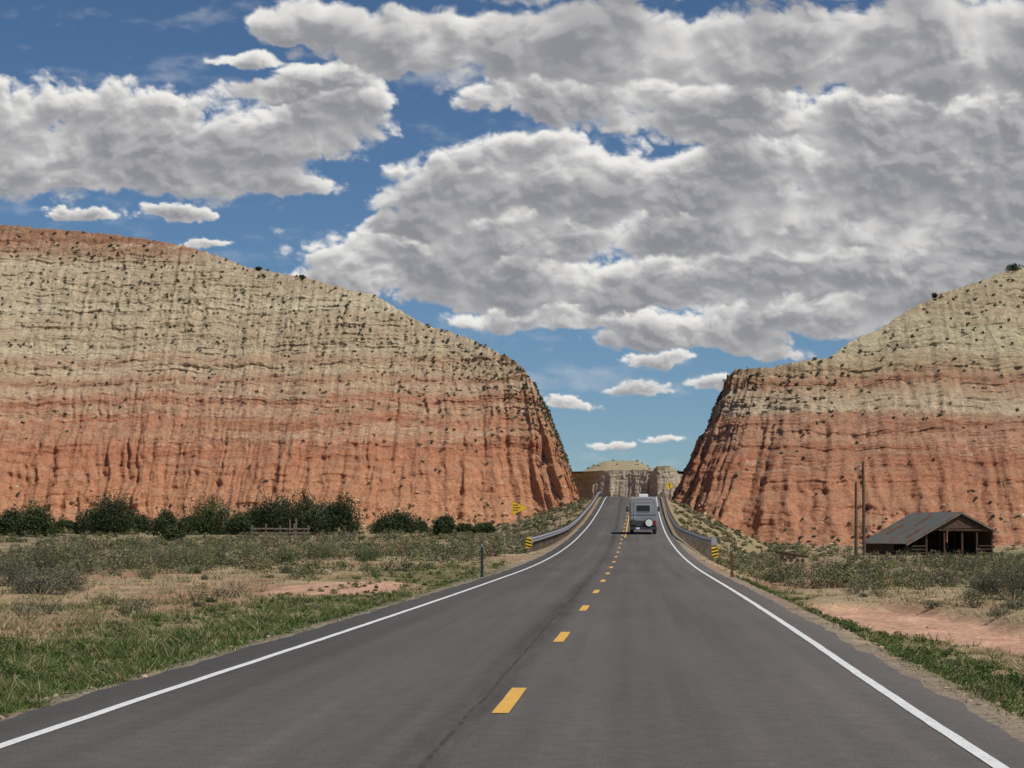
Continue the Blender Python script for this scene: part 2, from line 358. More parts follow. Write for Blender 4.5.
for px,py,Yd in silL:
    x,y,z=TT(px,py,Yd)
    bx=x*0.97 if px<440 else x*0.97+ (px-440)/80*5
    by=412+8*math.sin(px*0.013)-(0 if px<440 else (px-440)/80*6)
    pl.append((bx,by,x,y,z))
pl+=[(-11.5,404,-19.9,434,32.0),(-9.8,412,-19.8,445,31.5),(-9.5,425,-19.9,462,31.2),(-9.6,460,-19.6,500,30.2),(-10,500,-19,540,27),(-10,540,-18,580,20),(-10,570,-16,612,10)]
HL=hill('cliff',pl,M_left,2300,470,200,0.95,hz=22)
pr=[(8.5,540,15,540,8),(8.5,500,16,505,14),(8.4,460,16.5,465,21),(8.3,420,17,425,27)]
silR=[(728,376,386),(735,371,384),(760,368,380),(800,363,378),(830,358,380),(850,342,383),(880,330,386),(900,315,388),(940,295,392),(970,285,395),(1000,275,398),(1024,270,400),(1080,262,405),(1200,255,410)]
bR=[(8.0,376),(8.8,364),(14,350),(24,342),(31,340),(37,340),(43,339),(47,338),(54,337),(61,336),(67,336),(72,336),(84,336),(108,337)]
for (px,py,Yd),(bx,by) in zip(silR,bR):
    x,y,z=TT(px,py,Yd); pr.append((bx,by,x,y,z))
pr+=[(200,345,200,420,60),(420,350,420,450,55)]
HR=hill('cliff',pr,M_right,1700,430,300,0.95,hz=14)
pf=[]
for px,py,bY in [(420,474,980),(560,474,960),(576,473,945),(584,472,940),(594,471,930),(612,470,920),(630,470,915),(648,470,905),(653,471,902),(656,467,898),(668,466,896),(674,468,896),(678,474,905),(700,476,900),(760,474,920),(900,474,960)]:
    x,y,z=TT(px,py,bY+10); pf.append((x,bY,x,y,z))
HF=hill('distant_cliff',pf,M_far,1000,140,400,0.7,back=((3,-0.2),(30,-0.6),(90,-5),(400,-30)),basedrop=6,hard=(66,86))
cxm=np.linspace(-90,60,200); cym=np.linspace(935,1120,50); CXm,CYm=np.meshgrid(cxm,cym)
ca=(583-VX)/F*975; cb=(664-VX)/F*975
prof_=sst(ca-5,ca+12,CXm)*(1-sst(cb-15,cb+2,CXm)); zt=TT(620,461,975)[2]; zb_=TT(620,474,975)[2]
Zc=zb_+(zt-zb_)*prof_*sst(942,975,CYm)+0.35*fbm(CXm*0.15,CYm*0.05,4,444)*prof_-0.02*np.maximum(0,CYm-1000)
mesh_np('distant_mesa_cap',np.stack([CXm,CYm,Zc],-1).reshape(-1,3),grid_faces(50,200),M_far,None,True)
# ---------------------------------------------------------------- foliage
def leaves(acc,c,r,h,n,size,col,g,lobes=7,spread=0.6,flat=0.0,m=0):
    c=np.array(c,float)
    lc=g.randn(lobes,3); lc/=np.linalg.norm(lc,axis=1)[:,None]+1e-9; lc*=g.rand(lobes,1)**0.5*spread
    lc[:,2]=np.abs(lc[:,2])
    lr=g.uniform(0.28,0.5,lobes)
    i=g.randint(0,lobes,n); d=g.randn(n,3); d/=np.linalg.norm(d,axis=1)[:,None]
    rad=(0.45+0.6*g.rand(n,1)**0.6)*lr[i][:,None]
    p=lc[i]+d*rad; p[:,2]=np.clip(p[:,2],-0.02,None)+0.03*g.rand(n)
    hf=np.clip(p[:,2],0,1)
    P=c+p*np.array([r,r,h])
    a=g.randn(n,3);a/=np.linalg.norm(a,axis=1)[:,None]; b=np.cross(a,g.randn(n,3)); b/=np.linalg.norm(b,axis=1)[:,None]+1e-9
    s=size*g.uniform(0.6,1.4,(n,1))
    V=np.stack([P-a*s*0.5,P+a*s*0.5,P+b*s*1.1],1).reshape(-1,3)
    Fc=np.arange(n*3).reshape(-1,3)
    lobt=g.uniform(0.7,1.25,lobes)[i]
    cc=np.array(col)[None]*(g.uniform(0.65,1.3,n)*lobt*(0.7+0.45*hf))[:,None]  # height term paints occlusion shade into the lower leaves, tops lighter
    acc.add(V,Fc,np.repeat(cc,3,0),m)
def stems(acc,c,r,h,n,g,rad,col=(0.16,0.13,0.10),m=0):
    for k in range(n):
        a=g.rand()*6.28; q=g.uniform(0.3,0.8)
        V,T=tube_np(np.array(c)-[0,0,0.05],np.array(c)+[math.cos(a)*r*q,math.sin(a)*r*q,h*g.uniform(0.4,0.85)],rad,rad*0.3,4)
        acc.add(V,T,col,m)
def px2w(px,d): return (px-VX)/F*d
trees=[(3,262,28,34),(32,255,44,42),(88,300,34,32),(108,290,52,50),(162,250,22,30),(207,285,58,46),(237,270,32,28),(255,300,36,32),(272,292,42,54),(306,280,64,50),(343,282,36,44),(325,290,36,38),(398,290,46,32),(444,258,24,26),(484,285,20,16),(-40,270,50,40),(-90,290,40,36),(385,300,24,18),(135,310,34,22),(185,312,30,20),(60,310,26,18),(420,300,20,16),(465,300,18,13),(170,200,22,20)]
for i,(px,d,w,h) in enumerate(trees):
    g=R(500+i); x=px2w(px,d); W=w*d/F*1.12; H=h*d/F*1.12; a=Acc()
    z=gz(x,d)
    base=np.array([0,0,0.0])
    for k in range(g.randint(2,4)):
        an=g.rand()*6.28; t=np.array([math.cos(an)*W*0.12,math.sin(an)*W*0.12,H*0.35]); V,T=tube_np(base-[0,0,0.2],t,0.16,0.11,7); a.add(V,T,(0.15,0.12,0.09),1)
        for q in range(4):
            an2=g.rand()*6.28; e=t+np.array([math.cos(an2)*W*0.33,math.sin(an2)*W*0.33,H*g.uniform(0.1,0.5)]); V,T=tube_np(t,e,0.09,0.02,5); a.add(V,T,(0.15,0.12,0.09),1)
    kc=g.uniform(0.85,1.2)
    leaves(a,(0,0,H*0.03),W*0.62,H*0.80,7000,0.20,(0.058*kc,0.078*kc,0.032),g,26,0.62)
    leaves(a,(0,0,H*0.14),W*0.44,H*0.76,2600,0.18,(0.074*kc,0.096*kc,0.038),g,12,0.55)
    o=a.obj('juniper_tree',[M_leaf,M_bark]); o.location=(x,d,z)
sg=Acc(); g=R(21)
def ok(x,y,m=0.0): return abs(x-float(xc(y)))>6.2+m
for i in range(6600):
    d=1/g.uniform(1/400.,1/80.) if g.rand()<0.6 else g.uniform(110,400); px=g.uniform(-350,1330); x=px2w(px,d)
    if not ok(x,d,0.6): continue
    if fbm(x*0.05,d*0.03,3,91)+0.32<g.uniform(0,0.45): continue
    if x>0 and g.rand()<0.12: continue
    if d>333 and x>9: continue
    r=g.uniform(0.35,1.0)*(1.0+0.4*(g.rand()<0.12)); h=r*g.uniform(0.8,1.3)
    q=g.rand(); col=(0.17,0.175,0.105) if q<0.40 else ((0.19,0.20,0.08) if q<0.62 else ((0.10,0.12,0.05) if q<0.80 else ((0.30,0.25,0.14) if q<0.92 else (0.20,0.14,0.09))))
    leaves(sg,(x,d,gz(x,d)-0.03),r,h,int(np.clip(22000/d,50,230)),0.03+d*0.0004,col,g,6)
for i in range(1700):
    d=g.uniform(130,345); sd_=-1 if g.rand()<0.5 else 1; x=float(xc(d))+sd_*g.uniform(5.8,5.8+ (d-100)*0.09)
    r=g.uniform(0.25,0.75); q=g.rand(); col=(0.20,0.19,0.11) if q<0.45 else ((0.15,0.16,0.07) if q<0.75 else (0.34,0.28,0.17))
    leaves(sg,(x,d,gz(x,d)-0.03),r,r*g.uniform(0.6,1.1),80,0.05+d*0.0004,col,g,5)
for i in range(460):
    d=1/g.uniform(1/90.,1/34.); px=g.uniform(-300,1300); x=px2w(px,d)
    if not ok(x,d,3.0 if x<0 else 1.8) or wash(x,d)>0.2 or patch(x,d)>0.1 : continue
    if x<0 and fbm(x*0.1,d*0.05,3,95)+0.2<g.uniform(0,0.3): continue
    r=g.uniform(0.2,0.65); h=r*g.uniform(0.7,1.1); q=g.rand(); col=(0.19,0.19,0.12) if q<0.5 else ((0.22,0.20,0.10) if q<0.75 else (0.12,0.14,0.06))
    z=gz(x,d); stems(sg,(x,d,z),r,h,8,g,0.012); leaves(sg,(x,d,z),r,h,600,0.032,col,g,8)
sg.obj('sagebrush',M_leaf)
wd=Acc(); g=R(27)
for i in range(1300):
    d=1/g.uniform(1/110.,1/15.); sd_=-1 if g.rand()<0.5 else 1; x=float(xc(d))+sd_*(g.uniform(4.9,6.4) if sd_>0 else g.uniform(4.8,9.5))
    if green(x,d)<g.uniform(0.1,0.8) or wash(x,d)>0.3: continue
    r=g.uniform(0.08,0.28); col=(0.095,0.14,0.04) if g.rand()<0.8 else (0.17,0.18,0.08)
    leaves(wd,(x,d,gz(x,d)-0.01),r,r*g.uniform(0.5,1.0),int(np.clip(9000/d,100,420)),0.016+d*0.00025,col,g,6)
wd.obj('roadside_weeds',M_leaf)
for i,(px,d,r,h,col) in enumerate([(1010,68,1.35,1.45,(0.11,0.115,0.07)),(982,74,0.9,0.9,(0.13,0.13,0.08)),(1050,66,1.2,1.3,(0.11,0.12,0.07)),(1000,88,1.3,1.4,(0.12,0.13,0.075)),(30,62,1.05,0.95,(0.19,0.19,0.13)),(62,66,0.9,0.85,(0.21,0.20,0.13)),(8,70,1.0,1.1,(0.17,0.17,0.11)),(44,84,1.2,1.5,(0.13,0.14,0.08)),(150,92,1.2,1.1,(0.20,0.20,0.12)),(185,96,1.2,1.1,(0.21,0.21,0.11)),(215,100,1.3,1.3,(0.17,0.19,0.09)),(118,90,0.9,0.9,(0.21,0.20,0.13)),(245,104,1.1,1.0,(0.16,0.19,0.08)),(285,105,1.1,0.8,(0.12,0.15,0.06)),(320,112,1.2,0.9,(0.14,0.17,0.07)),(365,110,1.1,0.9,(0.15,0.18,0.08)),(410,125,1.0,0.8,(0.16,0.18,0.09)),(935,92,1.0,0.8,(0.17,0.17,0.11)),(900,98,1.0,0.8,(0.17,0.18,0.11)),(870,105,0.9,0.7,(0.15,0.16,0.09)),(960,110,1.2,1.1,(0.13,0.14,0.08)),(1030,82,1.2,1.3,(0.13,0.14,0.08))]):
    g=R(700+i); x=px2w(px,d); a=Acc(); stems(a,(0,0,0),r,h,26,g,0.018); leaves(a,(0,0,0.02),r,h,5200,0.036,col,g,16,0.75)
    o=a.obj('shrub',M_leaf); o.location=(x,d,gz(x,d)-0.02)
hs=Acc(); g=R(33)
def onhill(A,n,fr,size):
    nv,ns,_=A.shape
    for i in range(n):
        v=int(nv*np.clip(fr(g),0.02,0.998)); s=g.randint(5,ns-5); p=A[v,s]
        if v<nv-2 and g.rand()<0.6:
            dz=A[min(v+2,nv-1),s,2]-A[v,s,2]; dh=np.hypot(*(A[min(v+2,nv-1),s,:2]-A[v,s,:2]))
            if dh<dz*0.6: continue
        r=size*g.uniform(0.35,1.0)
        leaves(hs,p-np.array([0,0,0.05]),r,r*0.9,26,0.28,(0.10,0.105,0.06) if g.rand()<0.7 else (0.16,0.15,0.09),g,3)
onhill(HL,3200,lambda g:1-abs(g.randn())*0.30,0.8); onhill(HL,1100,lambda g:abs(g.randn())*0.06,0.85); onhill(HL,500,lambda g:g.rand(),0.6)
onhill(HR,2000,lambda g:1-abs(g.randn())*0.27,0.7); onhill(HR,1200,lambda g:abs(g.randn())*0.08,0.8); onhill(HR,300,lambda g:g.rand(),0.5)
for i in range(260):
    j=g.randint(0,50*200); ii,jj=divmod(j,200)
    leaves(hs,(CXm[ii,jj],CYm[ii,jj],Zc[ii,jj]),0.9,0.7,14,0.5,(0.12,0.125,0.07),g,3)
hs.obj('hillside_shrubs',M_leaf)
for i,(px,d,w,h) in enumerate([(1012,400,24,11),(1040,402,14,10),(932,393,6,5),(300,469,8,5),(255,471,7,4)]):
    g=R(900+i); a=Acc(); W=w*d/F;H=h*d/F; x=px2w(px,d)
    V,T=tube_np((0,0,-0.5),(0.1,0,H*0.6),0.1,0.05,6); a.add(V,T,(0.15,0.12,0.09),1)
    leaves(a,(0,0,0.1),W*0.55,H*0.8,900,0.2,(0.06,0.075,0.035),g,8,0.7); A=HL if px<600 else HR
    j=np.argmin(np.abs(A[-1,:,0]-x)+(A[-1,:,1]>460)*(px>600)*50); o=a.obj('juniper_tree',[M_leaf,M_bark]); o.location=(A[-1,j,0],A[-1,j,1],A[-1,j,2]-0.1)
# ---------------------------------------------------------------- rocks
rk=Acc(); g=R(44)
bm=bmesh.new(); bmesh.ops.create_icosphere(bm,subdivisions=1,radius=1); iv=np.array([v.co[:] for v in bm.verts]); ifc=np.array([[v.index for v in f.verts] for f in bm.faces]); bm.free()
def rock(p,r,c): 
    v=iv*g.uniform(0.7,1.3,(len(iv),1))*np.array([1,1,0.7])*r*g.uniform(0.8,1.2,3); rk.add(v+p,ifc,np.array(c)*g.uniform(0.75,1.2))
for A,n in ((HL,1500),(HR,900)):
    nv,ns,_=A.shape
    for i in range(n):
        v=int(nv*min(0.6,abs(g.randn())*0.09)); s=g.randint(5,ns-5); p=A[v,s]+np.array([g.randn()*2,-abs(g.randn())*3,0])
        if v<nv*0.08: p[2]=gz(p[0],p[1])
        else: p=A[v,s]
        if abs(p[0]-float(xc(p[1])))<6: continue
        rock(p,g.uniform(0.10,0.45)*(1+1.0*(g.rand()<0.05)),(0.44,0.26,0.18) if g.rand()<0.7 else (0.46,0.38,0.28))
for i in range(3200):
    d=1/g.uniform(1/120.,1/15.); x=px2w(g.uniform(-300,1300),d); rl=abs(x-float(xc(d)))
    if rl<4.35 : continue
    if rl>5.2 and g.rand()<0.5: continue
    rock(np.array([x,d,gz(x,d)]),g.uniform(0.012,0.05)*(1+1.5*(g.rand()<0.05)),(0.32,0.25,0.19))
rk.obj('rocks',M_rock)
# ---------------------------------------------------------------- grass
g=R(55)
def grass(name,nt,blades,dmin,dmax,mode):
    d=1/g.uniform(1/dmax,1/dmin,nt); px=g.uniform(-320,1320,nt); x=(px-VX)/F*d
    rl=x-xc(d); rel=np.abs(rl); gr=green(x,d); bare=np.maximum(wash(x,d),patch(x,d))
    n=fbm(x*0.5,d*0.25,3,81); n2=fbm(x*0.07,d*0.03,3,83); n3=fbm(x*1.3,d*0.9,2,87)
    if mode=='green': keep=(g.rand(nt)<gr*np.clip(1.1+1.6*n3,0.15,1.2))
    else: keep=(g.rand(nt)<np.clip(0.66+1.1*n+0.6*n2,0.05,1)*(1-0.8*gr))
    keep&=(rel>4.28+0.15*g.rand(nt))&(bare<0.25*g.rand(nt)+0.05)
    keep&=(rel>5.0)|(g.rand(nt)<0.35+ (mode=='green')*0.4)
    x=x[keep];d=d[keep];rl=rl[keep];n2=n2[keep];n3=n3[keep]; m=len(x)
    th=g.uniform(0.5,1.3,m)*(1+0.9*n3)*np.where(g.rand(m)<0.05,1.8,1)
    th*=np.clip((np.abs(rl)-4.0)/1.2,0.35,1)*np.where((x>0)&(d<60),0.7,1)
    D=np.repeat(d,blades);X=np.repeat(x,blades);H=np.repeat(th,blades)*g.uniform(0.5,1.1,m*blades); N=len(X)
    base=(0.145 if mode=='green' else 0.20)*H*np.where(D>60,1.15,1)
    a=g.rand(N)*6.283; rr=g.rand(N)**0.5*(0.09+0.0012*D); bx=X+np.cos(a)*rr; by=D+np.sin(a)*rr
    bz=np.repeat(ground(x,d),blades)-0.01
    la=a+g.randn(N)*0.8; le=base*g.uniform(0.2,1.5,N)
    tx=bx+np.cos(la)*le;ty=by+np.sin(la)*le;tz=bz+base*g.uniform(0.6,1,N)
    w=0.0045+D*0.00016; wa=g.rand(N)*6.283; wx=np.cos(wa)*w;wy=np.sin(wa)*w
    V=np.stack([np.stack([bx-wx,by-wy,bz],-1),np.stack([bx+wx,by+wy,bz],-1),np.stack([tx,ty,tz],-1)],1).reshape(-1,3)
    if mode=='green':
        c=np.array([0.105,0.155,0.04])[None]*g.uniform(0.6,1.4,(N,1)); dm=g.rand(N)<0.16; c[dm]=np.array([0.36,0.31,0.16])*g.uniform(0.7,1.2,(dm.sum(),1))
        tv=np.repeat(g.uniform(0.65,1.3,m),blades)[:,None]; c=c*tv
    else:
        c=np.array([0.48,0.39,0.23])[None]*g.uniform(0.6,1.25,(N,1)); tq=np.repeat(g.rand(m)<0.24+0.45*np.clip(n2,0,1),blades); c[tq]=np.array([0.20,0.21,0.08])*g.uniform(0.7,1.3,(tq.sum(),1))
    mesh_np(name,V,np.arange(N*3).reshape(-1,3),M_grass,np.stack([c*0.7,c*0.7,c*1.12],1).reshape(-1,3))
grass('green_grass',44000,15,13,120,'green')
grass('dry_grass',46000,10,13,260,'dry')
# ---------------------------------------------------------------- guardrails
M_galv=simple('galvanised_steel',(0.34,0.35,0.36),0.5,0.5,0.4,0.2,2.0)
M_wood=simple('weathered_wood',(0.16,0.125,0.095),0.9,0.1,0,0.35,3.0)
M_black=simple('black_rubber',(0.02,0.02,0.02),0.7,0.3,0,0.2)
M_dark=simple('dark_metal',(0.035,0.033,0.032),0.6)
M_signy=simple('sign_yellow',(0.80,0.50,0.03),0.5,0.4,0,0.08); M_signb=simple('sign_black',(0.015,0.015,0.015),0.5)
def railx(y,side): return xc(y)+side*(4.55+0.95*(1-sst(132,185,y))+0.5*(1-sst(128,142,y)))
def guardrail(side,y0,y1):
    par=empty('guardrail')
    yy=np.concatenate([np.arange(y0,200,1.0),np.arange(200,y1,3.0)]); prof=[(0.0,0.44),(0.07,0.50),(0.07,0.54),(0.0,0.60),(0.07,0.66),(0.07,0.70),(0.0,0.76)]
    gz_=zroad(yy)
    rows=[np.stack([railx(yy,side)-side*a,yy,gz_+b],-1) for a,b in prof]
    A=np.stack(rows,1); o=mesh_np('rail_beam',A.reshape(-1,3),grid_faces(len(yy),len(prof)),M_galv,None,False,None,par)
    md=o.modifiers.new('s','SOLIDIFY'); md.thickness=0.006
    acc=Acc()
    for y in np.arange(y0+0.6,y1,1.9):
        x=float(railx(y,side))+side*0.13; z=float(zroad(y)); lo=min(gz(x,y),z)-0.3
        for (xa,xb,ya,yb,za,zb) in ((x-0.09,x+0.09,y-0.08,y+0.08,lo,z+0.78),):
            V=np.array([(a,b,c) for a in(xa,xb) for b in(ya,yb) for c in(za,zb)]); 
            T=np.array([(0,1,3),(0,3,2),(4,6,7),(4,7,5),(0,4,5),(0,5,1),(2,3,7),(2,7,6),(1,5,7),(1,7,3),(0,2,6),(0,6,4)]); acc.add(V,T,(0.14,0.11,0.085))
    acc.obj('posts',M_rock,parent=par)
    x=float(railx(y0,side)); z=float(zroad(y0))
    cyl('end_terminal',par,M_galv,(x,y0-0.05,z+0.44),(x,y0-0.05,z+0.76),0.14,n=14)
    box('impact_head',par,M_galv,x-0.16,x+0.16,y0-0.55,y0-0.2,z+0.36,z+0.84,0.02)
guardrail(-1,137,345); guardrail(1,133,345)
def object_marker(x,y,side):
    z=gz(x,y); e=empty('object_marker_sign',(x,y,z))
    box('post',e,M_galv,-0.03,0.03,0.02,0.06,-0.2,1.0)
    box('panel',e,M_signy,-0.20,0.20,-0.005,0.012,0.30,0.95,0.004)
    for k in range(3):
        zc_=0.36+k*0.2; s=side
        bm=bmesh.new()
        vs=[(-0.19,-0.009,zc_-0.05*s),(0.19,-0.009,zc_+0.05*s),(0.19,-0.009,zc_+0.05*s+0.10),(-0.19,-0.009,zc_-0.05*s+0.10)]
        bm.faces.new([bm.verts.new(v) for v in vs]); bm_obj('stripe_%d'%k,bm,M_signb,e)
object_marker(float(railx(137,-1))-0.05,136.2,-1); object_marker(float(railx(133,1))+0.05,132.2,1)
x=px2w(519,152); z=gz(x,152); e=empty('no_passing_zone_sign',(x,152,z))
zc_=CH+(VY-508)/F*152-z
box('post',e,M_wood,-0.05,0.05,0.02,0.12,-0.3,zc_+0.45)
def prism(name,par,pts,y0,y1,mat):
    bm=bmesh.new(); a=[bm.verts.new((p[0],y0,p[1])) for p in pts]; b=[bm.verts.new((p[0],y1,p[1])) for p in pts]
    bm.faces.new(a); bm.faces.new(b[::-1])
    for i in range(len(pts)): j=(i+1)%len(pts); bm.faces.new([a[j],a[i],b[i],b[j]])
    bmesh.ops.recalc_face_normals(bm,faces=bm.faces); return bm_obj(name,bm,mat,par)
prism('border',e,[(-0.50,zc_-0.50),(-0.50,zc_+0.50),(0.66,zc_+0.02),(0.66,zc_-0.02)],-0.0,0.015,M_signb)
prism('panel',e,[(-0.48,zc_-0.47),(-0.48,zc_+0.47),(0.62,zc_+0.015),(0.62,zc_-0.015)],-0.006,-0.001,M_signy)
for k,(a,b,c) in enumerate([(-0.40,-0.02,0.14),(-0.40,0.22,-0.04),(-0.40,0.0,-0.22)]):
    n=int((b-a)/0.09)
    for q in range(n): box('letter_%d_%d'%(k,q),e,M_signb,a+q*0.09,a+q*0.09+0.055,-0.012,-0.008,zc_+c,zc_+c+0.11)
def diamond(px,py,d,s,name='warning_sign'):
    x=px2w(px,d); zc=CH+(VY-py)/F*d; z=gz(x,d); e=empty(name,(x,d,z)); h=zc-z
    box('post',e,M_wood,-0.05,0.05,0.02,0.10,-0.3,h+s*0.5)
    prism('border',e,[(-s,h),(0,h-s),(s,h),(0,h+s)],0,0.015,M_signb); q=s*0.94
    prism('panel',e,[(-q,h),(0,h-q),(q,h),(0,h+q)],-0.006,-0.001,M_signy)
    prism('symbol_bar',e,[(-0.07*s,h-0.5*s),(0.09*s,h-0.5*s),(0.09*s,h+0.25*s),(-0.07*s,h+0.25*s)],-0.012,-0.008,M_signb)
    prism('symbol_arrow',e,[(-0.25*s,h+0.2*s),(0.27*s,h+0.2*s),(0.01*s,h+0.6*s)],-0.016,-0.013,M_signb)
diamond(669,486,318,0.62)
def delin(px,d,h,mat,tilt=0.0,w=0.09):
    x=px2w(px,d); e=empty('delineator_post',(x,d,gz(x,d)),(0,tilt,0))
    box('post',e,mat,-w/2,w/2,-0.02,0.02,-0.15,h,0.008); box('reflector',e,M_galv,-0.03,0.03,-0.028,-0.022,h-0.2,h-0.08)
    box('base_collar',e,mat,-w/2-0.02,w/2+0.02,-0.04,0.04,-0.02,0.08,0.01)
delin(482,77,1.28,M_dark); delin(731,78,1.15,simple('rust_brown',(0.13,0.05,0.03),0.8),-0.03); delin(548,190,1.1,M_dark); delin(560,215,1.1,M_dark)
M_pole=simple('pole_wood',(0.10,0.075,0.055),0.9,0.1,0,0.3,3.0)
for px,d,py,lean in [(861,238,463,0.0),(853,246,483,0.01)]:
    x=px2w(px,d); z=gz(x,d); H=CH+(VY-py)/F*d-z; e=empty('utility_pole',(x,d,z),(0,lean,0))
    cyl('shaft',e,M_pole,(0,0,-0.8),(0,0,H),0.20,0.13,12)
    cyl('insulator_pin',e,M_dark,(0,0,H),(0,0,H+0.18),0.03,0.04,8)
    box('brace',e,M_pole,-0.05,0.05,-0.2,-0.14,H-1.2,H-0.5)
# ---------------------------------------------------------------- fences
def wire_fence(x0,ya,yb,step=5.0,xs=0):
    par=empty('wire_fence'); acc=Acc(); pts=[]
    for y in np.arange(ya,yb,step):
        x=x0+xs*(y-ya)+0.1*math.sin(y); z=gz(x,y); tl=0.08*math.sin(y*7.3); hh=1.15+0.12*math.sin(y*3.1)
        V,T=tube_np((x,y,z-0.2),(x+tl,y,z+hh),0.05,0.04,6); acc.add(V,T,(0.12,0.09,0.07)); pts.append((x+tl,y,z))
    for h in (0.45,0.75,1.05):
        for a,b in zip(pts[:-1],pts[1:]):
            V,T=tube_np((a[0],a[1],a[2]+h),(b[0],b[1],b[2]+h),0.007,0.007,3); acc.add(V,T,(0.12,0.10,0.09))
    acc.obj('posts_and_wires',M_rock,parent=par)
wire_fence(-25.5,86,200,7.0); wire_fence(18,100,225,8,0.03)
e=empty('wooden_fence',(px2w(250,205),205,gz(px2w(250,205),205)),(0,0,0.1))
for k in range(5): box('post_%d'%k,e,M_wood,k*1.35-0.07,k*1.35+0.07,-0.07,0.07,-0.2,1.45+0.15*(k%2),0.01)
for k,h in enumerate((0.35,0.75,1.15)): box('rail_%d'%k,e,M_wood,-0.15,5.55,-0.13,-0.08,h-0.07,h+0.07,0.01,(0,0.006*(k-1),0))
cyl('gate_pole',e,M_wood,(4.2,0,-0.2),(4.2,0,2.2),0.10,0.08,8); cyl('gate_pole_2',e,M_wood,(3.6,0.4,-0.2),(3.6,0.4,2.0),0.09,0.07,8)
e=empty('log_pile',(px2w(790,185),185,gz(px2w(790,185),185)))
M_rustw=simple('dark_wood',(0.07,0.045,0.032),0.9,0.1,0,0.4)
for k,(a,b,h) in enumerate([(-1.2,0,0.16),(-0.7,0.1,0.16),(-0.2,-0.1,0.16),(0.35,0,0.16),(0.8,0.1,0.16),(-0.95,0,0.46),(-0.4,0,0.46),(0.1,0,0.46),(-0.6,0,0.74)]):
    cyl('log_%d'%k,e,M_rustw,(a,-1.2+b,h),(a+0.25,1.3+b,h+0.02),0.17,0.14,9)
cyl('log_cross',e,M_rustw,(-1.5,-1.1,0.95),(1.3,-1.0,0.5),0.13,0.10,9)
# ---------------------------------------------------------------- barn
def corr_mat():
    m,t,b=newmat('corrugated_roof',0.7,0.2); o=t.new('ShaderNodeTexCoord').outputs['Object']; x,y,z=t.sep(o)
    wv=t.math('SINE',t.math('MULTIPLY',y,28.0)); n=t.noise(o,0.8,5,0.65).outputs[0]
    c=t.mix(t.mr(n,0.40,0.60,0,1),(0.10,0.122,0.114,1),(0.155,0.14,0.12,1)); c=t.mix(t.mr(n,0.50,0.60,0,0.8),c,(0.13,0.07,0.045,1))
    pn_=t.math('FRACT',t.math('MULTIPLY',y,0.9)); c=t.mix(t.mr(pn_,0.0,0.06,0.7,0),c,(0.05,0.05,0.045,1))
    t.set(b.inputs['Base Color'],c); t.set(b.inputs['Normal'],t.bump(wv,0.6,0.02)); return m
def board_mat():
    m,t,b=newmat('barn_boards',0.9,0.1); o=t.new('ShaderNodeTexCoord').outputs['Object']; x,y,z=t.sep(o)
    u=t.math('ADD',x,y); fr=t.math('FRACT',t.math('MULTIPLY',u,4.5)); fl=t.math('FLOOR',t.math('MULTIPLY',u,4.5))
    n=t.noise(t.comb(fl,t.math('MULTIPLY',z,0.4)),3.0,4,0.6).outputs[0]
    c=t.mix(t.mr(n,0.3,0.7,0,1),(0.045,0.03,0.022,1),(0.12,0.08,0.058,1)); c=t.mix(t.mr(fr,0.0,0.1,0.9,0),c,(0.01,0.008,0.006,1))
    t.set(b.inputs['Base Color'],c); return m
M_roof=corr_mat(); M_board=board_mat()
bx=px2w(955,250); bz=gz(bx,250); e=empty('barn',(bx,250,bz),(0,0,math.radians(25)))
LN=9.5
def slab(name,p,q,y0,y1,th,mat):
    dx=q[0]-p[0];dz=q[1]-p[1];L=math.hypot(dx,dz);nx,nz=-dz/L*th,dx/L*th
    return prism(name,e,[p,q,(q[0]+nx,q[1]+nz),(p[0]+nx,p[1]+nz)],y0,y1,mat)
slab('roof_west',(-7.4,1.36),(0,5.0),-0.4,LN+0.3,0.07,M_roof); slab('roof_east',(0.005,5.0),(5.0,2.72),-0.4,LN+0.3,0.07,M_roof)
M_rusty=simple('rusty_sheet',(0.14,0.075,0.05),0.85,0.1,0,0.3,2.0)
for k,(a_,b_,y_) in enumerate([(-6.0,-4.2,1.3),(-3.2,-1.1,4.0),(-5.2,-3.0,6.9)]):
    za=1.36+(a_+7.4)*0.4919+0.09; zb=1.36+(b_+7.4)*0.4919+0.09
    prism('roof_patch_%d'%k,e,[(a_,za),(b_,zb),(b_-0.01,zb+0.02),(a_-0.01,za+0.02)],y_,y_+0.75,M_rusty)
prism('gable_boards',e,[(-3.6,3.1),(0,4.96),(3.7,3.2)],0.02,0.08,M_board)
box('back_wall',e,M_board,-6.9,4.5,LN-0.1,LN,-0.2,1.5); prism('back_gable',e,[(-6.8,1.502),(4.4,1.502),(4.4,2.9),(0,4.95)],LN-0.1,LN,M_board)
box('east_wall',e,M_board,4.5,4.58,0.3,LN-0.12,-0.2,2.8); box('west_wall',e,M_board,-6.98,-6.9,3.0,LN-0.12,-0.2,1.45)
for k,x_ in enumerate((-6.9,-4.4,-2.0,0.4,2.4,4.45)):
    hz=(1.42+(x_+7)*0.49 if x_<0 else 4.9-(x_)*0.455)-0.14
    for j,y_ in enumerate((0.1,4.7)): box('post_%d_%d'%(k,j),e,M_rustw,x_-0.1,x_+0.1,y_,y_+0.2,-0.2,hz)
box('tie_beam',e,M_rustw,-4.0,4.45,0.0-0.12,0.0,2.90,3.08); 
prism('barge_board_left',e,[(-7.4,1.18),(0,4.82),(0,4.98),(-7.4,1.34)],-0.46,-0.41,M_wood); prism('barge_board_right',e,[(0.01,4.82),(5.0,2.54),(5.0,2.70),(0.01,4.98)],-0.46,-0.41,M_wood)
